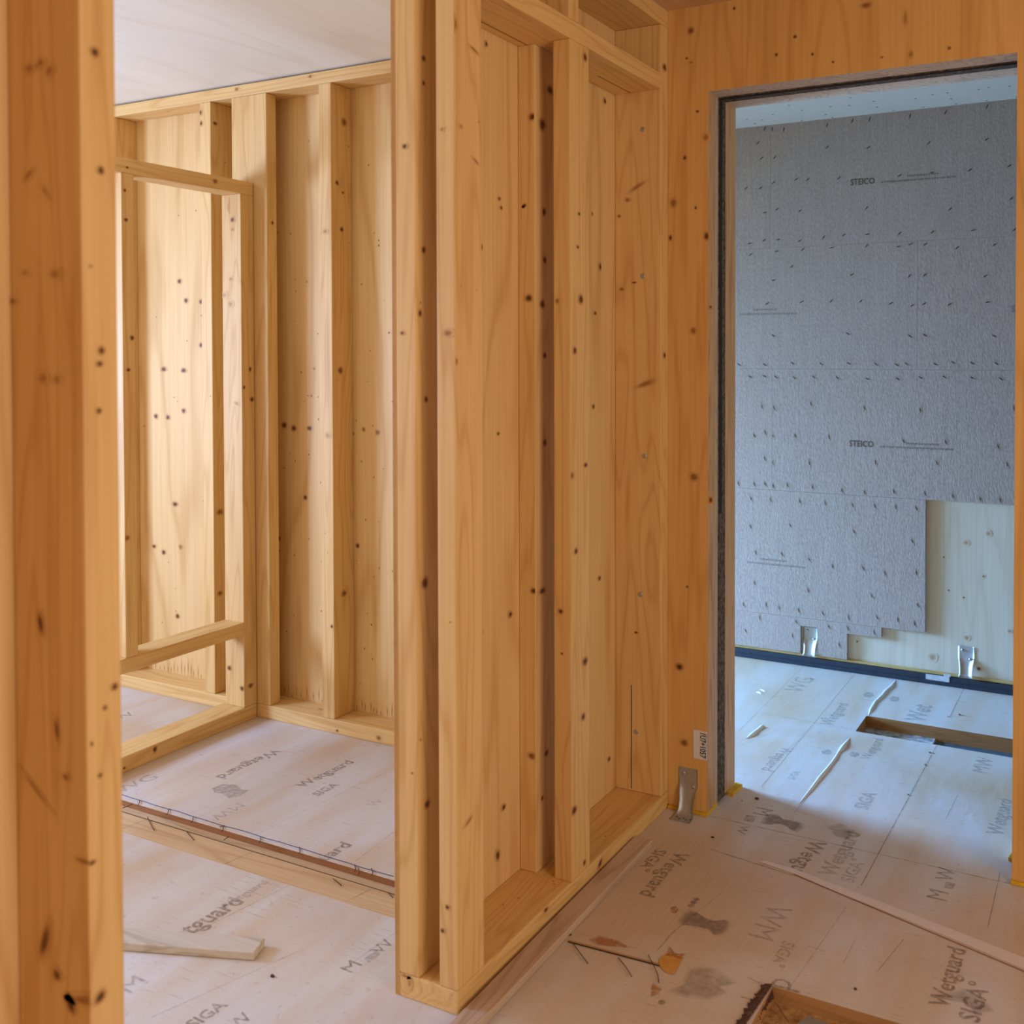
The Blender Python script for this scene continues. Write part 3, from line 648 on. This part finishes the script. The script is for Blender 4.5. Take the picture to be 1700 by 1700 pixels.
blob(b, [(1122, 1530), (1132, 1516), (1142, 1509), (1156, 1513), (1172, 1524), (1195, 1530), (1210, 1526), (1217, 1533), (1212, 1545), (1203, 1553), (1188, 1556), (1178, 1545), (1160, 1541), (1140, 1537), (1126, 1536)], SM)
blob(b, [(1265, 1357), (1277, 1350), (1292, 1352), (1300, 1360), (1318, 1362), (1336, 1367), (1338, 1374), (1326, 1383), (1315, 1380), (1306, 1372), (1292, 1368), (1275, 1370), (1262, 1367)], SM)
blob(b, [(1141, 1605), (1160, 1602), (1185, 1606), (1212, 1622), (1226, 1633), (1200, 1640), (1210, 1650), (1180, 1662), (1150, 1660), (1120, 1655), (1108, 1645), (1130, 1635)], SM2)
blob(b, [(1370, 1372), (1395, 1366), (1420, 1378), (1430, 1388), (1405, 1395), (1385, 1390)], SM2)
blob(b, [(1113, 1506), (1122, 1504), (1128, 1511), (1122, 1518), (1113, 1515)], RUST)
blob(b, [(1094, 1592), (1108, 1583), (1124, 1586), (1134, 1590), (1128, 1603), (1118, 1619), (1104, 1615), (1095, 1604)], AMB, .0018)
blob(b, [(1104, 1588), (1110, 1570), (1114, 1582), (1130, 1585), (1142, 1584), (1132, 1595), (1118, 1590)], RUST, .0022)
blob(b, [(1080, 1640), (1084, 1630), (1092, 1636), (1100, 1642), (1094, 1652), (1080, 1656)], RUST)
blob(b, [(1094, 1662), (1102, 1660), (1106, 1665), (1099, 1669), (1093, 1667)], SEAM)
blob(b, [(975, 1560), (995, 1552), (1030, 1562), (1048, 1575), (1010, 1572), (985, 1568)], RUST)
blob(b, [(1545, 1655), (1600, 1640), (1640, 1665), (1655, 1680), (1620, 1690), (1610, 1668)], SM2)
b.build('stain', floor, base=(0, 0, 0))
# printed words
T2U = Vector((-1, 0, 0)); T1U = Vector((1, 0, 0))
b = MB()
def word(s, p, q, mat=INK, hs=1.0, bold=.022):
    if len(s) < 3: bold = 0
    b = MB()
    P = Vector((*G(*p), .0008)); Q = Vector((*G(*q), .0008)); L = (Q-P).length; d = 1 if Q.y > P.y else -1
    Q = P+Vector(((Q.x-P.x)*.3, d*L, 0)); u = T2U if d > 0 else T1U
    dd = (Q-P).normalized(); u = Vector((-dd.y, dd.x, 0))
    write(b, s, P, Q, u, mat, bold, .0002, hs); b.build('printed_word', floor, base=(0, 0, 0))
word('Wetguard', (1122, 1414), (1066, 1486)); word('SIGA°', (1090, 1409), (1057, 1444), INK, .9)
word('Wetgu', (1346, 1394), (1306, 1442)); word('Wetguard', (1386, 1457), (1434, 1386), INKL); word('SIGA°', (1416, 1467), (1440, 1430), INKL, .9)
word('Wetguard', (1574, 1676), (1610, 1580)); word('SIGA°', (1625, 1700), (1652, 1640), INK, 1.)
word('SIGA°', (1300, 1562), (1284, 1604), INKL, 1.); word('d', (1286, 1622), (1281, 1637), INK, 1.1, .02)
word('M', (1257, 1340), (1251, 1351), INK, 1.); word('W', (1228, 1370), (1221, 1382), INK, 1.)
word('M', (1571, 1497), (1576, 1483), INK, 1.); word('W', (1582, 1465), (1587, 1445), INK, 1.)
word('WM', (1276, 1500), (1240, 1552), INKL, 1.)
word('...', (1156, 1490), (1140, 1505), INK, 1., .05)
blob(b, [(1232, 1362), (1240, 1353), (1256, 1356), (1250, 1366)], INKL); blob(b, [(1568, 1474), (1570, 1464), (1586, 1467), (1583, 1477)], INKL)
word('Wetguard', (455, 1244), (358, 1290)); word('Wetguard', (503, 1308), (596, 1268)); word('SIGA', (528, 1322), (567, 1304), INK, 1.)
word('uard', (541, 1430), (588, 1404)); word('MW', (394, 1334), (345, 1358), INKL, .9); word('W', (621, 1340), (640, 1330), INKL)
word('tguard', (318, 1552), (408, 1498), INK, 1.2); word('Wetguard', (370, 1512), (450, 1466), INKL, 1.)
word('M', (584, 1616), (604, 1603), INK, 1.); word('W', (632, 1585), (658, 1565), INK, 1.); blob(b, [(604, 1592), (626, 1577), (632, 1584), (612, 1599)], INKL)
line(G(572, 1608), G(655, 1550), .0025, INKL, .0012)
word('SIGA', (322, 1708), (384, 1672), INK, 1.1); word('Wetguard', (398, 1706), (520, 1630), INK, 1.1) if False else word('W', (392, 1712), (425, 1690), INK, 1.1)
word('M', (216, 1650), (250, 1632), INKL, 1.); word('WG', (200, 1318), (268, 1292), INKL, .9); word('W', (196, 1196), (228, 1186), INK, .9)
word('s', (303, 1580), (316, 1573), INK, 1.1)
blob(b, [(352, 1309), (370, 1302), (392, 1303), (402, 1311), (414, 1312), (398, 1322), (380, 1326), (370, 1318), (356, 1316)], INKL)
FAR = faded('pale_print', (.25, .24, .25), .40)
word('Wetguard', (1300, 1240), (1256, 1276), FAR); word('Wetguard', (1664, 1388), (1684, 1330), FAR); word('Wetguard', (1380, 1205), (1412, 1170), FAR); word('SIGA', (1440, 1345), (1456, 1318), FAR)
word('Wetguard', (1445, 1262), (1468, 1228), FAR); word('WG', (1330, 1150), (1352, 1128), FAR); word('Wet', (1534, 1200), (1545, 1172), FAR); word('MW', (1640, 1285), (1656, 1262), FAR)
word('SIGA', (1318, 1295), (1330, 1282), FAR)
for (x, y) in ((1372, 1248), (1418, 1252), (1442, 1153), (1485, 1160)):
    blob(b, [(x-9, y), (x-4, y-4), (x+6, y-3), (x+9, y+2), (x+2, y+5), (x-6, y+4)], FAR)
b.build('printed_mark', floor, base=(0, 0, 0))
# folded tape strip crossing the floor
b = MB(); TP = plain('pinkish_tape', (.76, .66, .62), .45, nz=.3, nsc=30, col2=(.70, .59, .54), spec=.4)
ptsu = [(1270, 1430), (1320, 1444), (1400, 1475), (1500, 1513), (1600, 1552), (1702, 1592)]; ptsl = [(1702, 1611), (1600, 1567), (1500, 1526), (1400, 1486), (1320, 1452), (1262, 1432)]
P = [(*G(*p),) for p in ptsu]+[(*G(*p),) for p in ptsl]
b.prism(P[::-1], .0010, .0026, TP)
thing(b.build('tape_strip'), 'narrow pinkish tape strip running diagonally across the near floor to the right edge', 'tape')
# creased welts of membrane in the far room
b = MB(); WR = plain('membrane_welt', (.70, .68, .67), .4, spec=.5)
def welt(pts, r):
    P = [Vector((*G(*p), 0)) for p in pts]; vs = []; fs = []; K = 5
    for i, p in enumerate(P):
        rr = r*(.5+.8*random.random())*(0.25 if i in (0, len(P)-1) else 1)
        for j in range(K):
            t = math.pi*j/(K-1); vs.append(p+Vector((math.cos(t)*rr*1.6, 0, math.sin(t)*rr)))
    for i in range(len(P)-1):
        for j in range(K-1): fs.append([i*K+j, i*K+j+1, (i+1)*K+j+1, (i+1)*K+j])
    b.add(vs, fs, WR)
welt([(1487, 1129), (1480, 1140), (1472, 1146), (1464, 1156), (1453, 1166), (1446, 1178), (1442, 1188)], .006)
welt([(1410, 1226), (1400, 1240), (1392, 1250), (1386, 1260), (1380, 1268), (1372, 1278), (1360, 1292), (1345, 1312), (1326, 1335)], .006)
welt([(1240, 1226), (1250, 1219), (1258, 1212), (1266, 1206), (1268, 1208)], .009)
for pts in (((1262, 1145), (1270, 1148)), ((1256, 1149), (1264, 1152))): welt([pts[0], ((pts[0][0]+pts[1][0])/2, pts[0][1]+1), pts[1]], .006)
b.build('crease', floor, base=(0, 0, 0))
b = MB()
for (px, py, s) in ((1256, 1327, .009), (1183, 1391, .006), (1346, 1127, .006), (1593, 1187, .008), (1544, 1250, .006), (1536, 1270, .005), (1364, 1193, .004), (947, 1553, .005), (1508, 1320, .004), (1574, 1190, .004), (452, 1622, .007), (1420, 1643, .005), (1232, 1330, .003)):
    x, y = G(px, py); k = random.randint(4, 6)
    pts = [(x+math.cos(6.28*i/k+.3)*s*random.uniform(.6, 1.1), y+math.sin(6.28*i/k+.3)*s*random.uniform(.5, 1.)) for i in range(k)]
    b.prism(pts, .0008, .0008+s*.5, TWINE if px < 1300 or py > 1300 else RUSTC)
b.build('wood_crumb', floor, base=(0, 0, 0), kind='stuff')
# contents of the near hole: ragged membrane edge, broken timber
b = MB()
e = [(1277, 1636), (1278, 1652), (1268, 1662), (1262, 1680), (1250, 1692), (1240, 1704)]
for i in range(26):
    t = i/25; x, y = .617-.012*t, -.79-.20*t
    b.tube([(x-.018-.008*random.random(), y-.006, .002), (x-.004, y-.002*random.random(), .0045), (x+.006, y-.010, -.014-.012*random.random())], .0022, TWINE)
b.build('frayed_edge', floor, base=(0, 0, 0))
b = MB(); pp = [(.78, -.80), (1.0, -.835), (1.4, -.86), (1.4, -1.05), (.92, -1.03), (.80, -.93), (.76, -.87)]; pp = [(.72, -.83), (.80, -.84), (.82, -.90), (.84, -.97), (.78, -1.02), (.71, -.96), (.70, -.87)]
b.prism([(x, y) for x, y in pp][::-1], -.0375, -.020, GREYDUST)
thing(b.build('insulation_scrap'), 'grey crumbled scrap lying in the broken floor hole at the bottom edge', 'scrap')
b = MB(); b.prism([(.90, -.815), (.93, -.80), (1.6, -.80), (1.6, -.86), (.97, -.86)][::-1], -.019, -.004, EDGE)
b.prism([(.86, -.845), (.905, -.835), (.93, -.865), (.90, -.9)][::-1], -.0375, -.003, wood('y', base=(.12, .06, .03), dark=(.05, .02, .01), key='_dark_brown'))  # very dark brown block at the end of the board
thing(b.build('broken_board'), 'splintered dark board edge inside the floor hole at the bottom edge', 'board')
# sheet in far hole
# ================================================================== loose timber
b = MB(); hw = .031
p0 = Vector((.036, -.276)); p1 = Vector((.050, -1.75)); d = (p1-p0).normalized(); s = Vector((-d.y, d.x))*hw
P = [p0+s, p0-s, p1-s, p1+s]
b.prism([(p0-s).to_tuple(), (p0+s).to_tuple(), (p1+s).to_tuple(), (p1-s).to_tuple()], .0005, .021, OLD)
o = b.build('wooden_lath'); thing(o, 'long weathered grey brown lath lying on the floor along the middle partition', 'timber')
bv = o.modifiers.new('bevel', 'BEVEL'); bv.width = .003; bv.segments = 2
A = at(205, 1540, 'Z', .022); B_ = at(440, 1557, 'Z', .022); 
b = MB(); d = Vector((B_.x-A.x, B_.y-A.y)).normalized(); nr = Vector((d.y, -d.x))*.066
A2 = Vector((B_.x, B_.y))-d*.95; Bq = Vector((B_.x, B_.y))
b.prism([A2.to_tuple(), (A2+nr).to_tuple(), (Bq+nr).to_tuple(), Bq.to_tuple()], .0008, .022, OLDX)
o = b.build('wooden_offcut'); thing(o, 'short thin wood offcut lying on the pale membrane in the left room', 'timber')
bv = o.modifiers.new('bevel', 'BEVEL'); bv.width = .0025; bv.segments = 2

# ================================================================== outer shell (behind the camera and to the sides) with windows
def shell(name, axis, pos, thick, u0, u1, wins, mat, z1=H):
    """wall on plane axis=pos with rectangular windows (u0,u1,z0,z1)"""
    b = MB(); us = sorted({u0, u1, *[w[0] for w in wins], *[w[1] for w in wins]}); zs_ = sorted({-.2, z1+.1, *[w[2] for w in wins], *[w[3] for w in wins]})
    for i in range(len(us)-1):
        for j in range(len(zs_)-1):
            cu, cz = (us[i]+us[i+1])/2, (zs_[j]+zs_[j+1])/2
            if any(w[0] < cu < w[1] and w[2] < cz < w[3] for w in wins): continue
            if axis == 'X': b.box(min(pos, pos+thick), max(pos, pos+thick), us[i], us[i+1], zs_[j], zs_[j+1], mat, 0)
            else: b.box(us[i], us[i+1], min(pos, pos+thick), max(pos, pos+thick), zs_[j], zs_[j+1], mat, 0)
    return b.build(name, kind='structure')
WL1 = (-3.1, -1.3, .75, 2.25); WF = (.38, 1.38, .15, 1.65); WR_ = (-3.6, -1.2, .7, 2.3)
shell('wall_left', 'X', XL, -.2, -4.6, FY+.16, [WL1, WF], SP['z'])
shell('wall_right', 'X', XR, .2, -4.6, FY+.16, [WR_], SP['z'])
WFL = (-3.3, -1.9, .85, 2.2); WFR = (1.3, 2.9, .8, 2.3)
shell('wall_front', 'Y', -4.6, -.2, XL, XR, [WFR, WFL], SP['z'])
def frame(n, axis, pos, w):
    b = MB(); t = .05
    for (u0, u1, z0, z1) in ((w[0], w[0]+t, w[2], w[3]), (w[1]-t, w[1], w[2], w[3]), (w[0], w[1], w[2], w[2]+t), (w[0], w[1], w[3]-t, w[3])):
        if axis == 'X': b.box(pos-.03, pos+.03, u0, u1, z0, z1, SP['z'], .003)
        else: b.box(u0, u1, pos-.03, pos+.03, z0, z1, SP['z'], .003)
    b.build('window_%d' % n, kind='structure')
frame(1, 'X', XL-.1, WL1); frame(2, 'X', XL-.1, WF); frame(3, 'X', XR+.1, WR_); frame(4, 'Y', -4.7, WFR); frame(5, 'Y', -4.7, WFL)

# ================================================================== light: daylight through the windows, plus warm fill added at the front wall
def area(name, loc, direction, sx, sy, power, col):
    l = D.lights.new(name, 'AREA'); l.shape = 'RECTANGLE'; l.size = sx; l.size_y = sy; l.energy = power; l.color = col
    o = D.objects.new(name, l); COL.objects.link(o); o.location = loc
    o.rotation_euler = Vector(direction).to_track_quat('-Z', 'Z').to_euler(); return o
area('window_and_fill_light', (XL+.02, -2.1, 1.45), (1, .15, 0), 1.0, 1.0, 170, (.37, .57, 1.))
area('window_and_fill_light', ((WFL[0]+WFL[1])/2, -4.58, 1.5), (0, 1, 0), 1.4, 1.3, 25, (1., .80, .60))  # added warm fill for the left room, set at the unseen front-left window
area('window_and_fill_light', (XL+.02, (WF[0]+WF[1])/2, .9), (1, 0, -.34), .95, 1.3, 330, (.22, .51, 1.)).data.spread = math.radians(95)
area('window_and_fill_light', (XR-.02, (WR_[0]+WR_[1])/2, 1.5), (-1, 0, 0), 2.3, 1.5, 46, (1., .87, .72))
area('window_and_fill_light', ((WFR[0]+WFR[1])/2, -4.58, 1.55), (0, 1, 0), 1.5, 1.4, 4, (1., .80, .60))  # weak warm fill added behind the camera, no such source in view
w = D.worlds.new('World'); SC.world = w; w.use_nodes = True
w.node_tree.nodes['Background'].inputs[0].default_value = (.65, .80, 1., 1); w.node_tree.nodes['Background'].inputs[1].default_value = .8
SC.view_settings.view_transform = 'Standard'; SC.view_settings.look = 'None'; SC.view_settings.gamma = 1.; SC.view_settings.use_curve_mapping = False
SC.view_settings.exposure = 0.
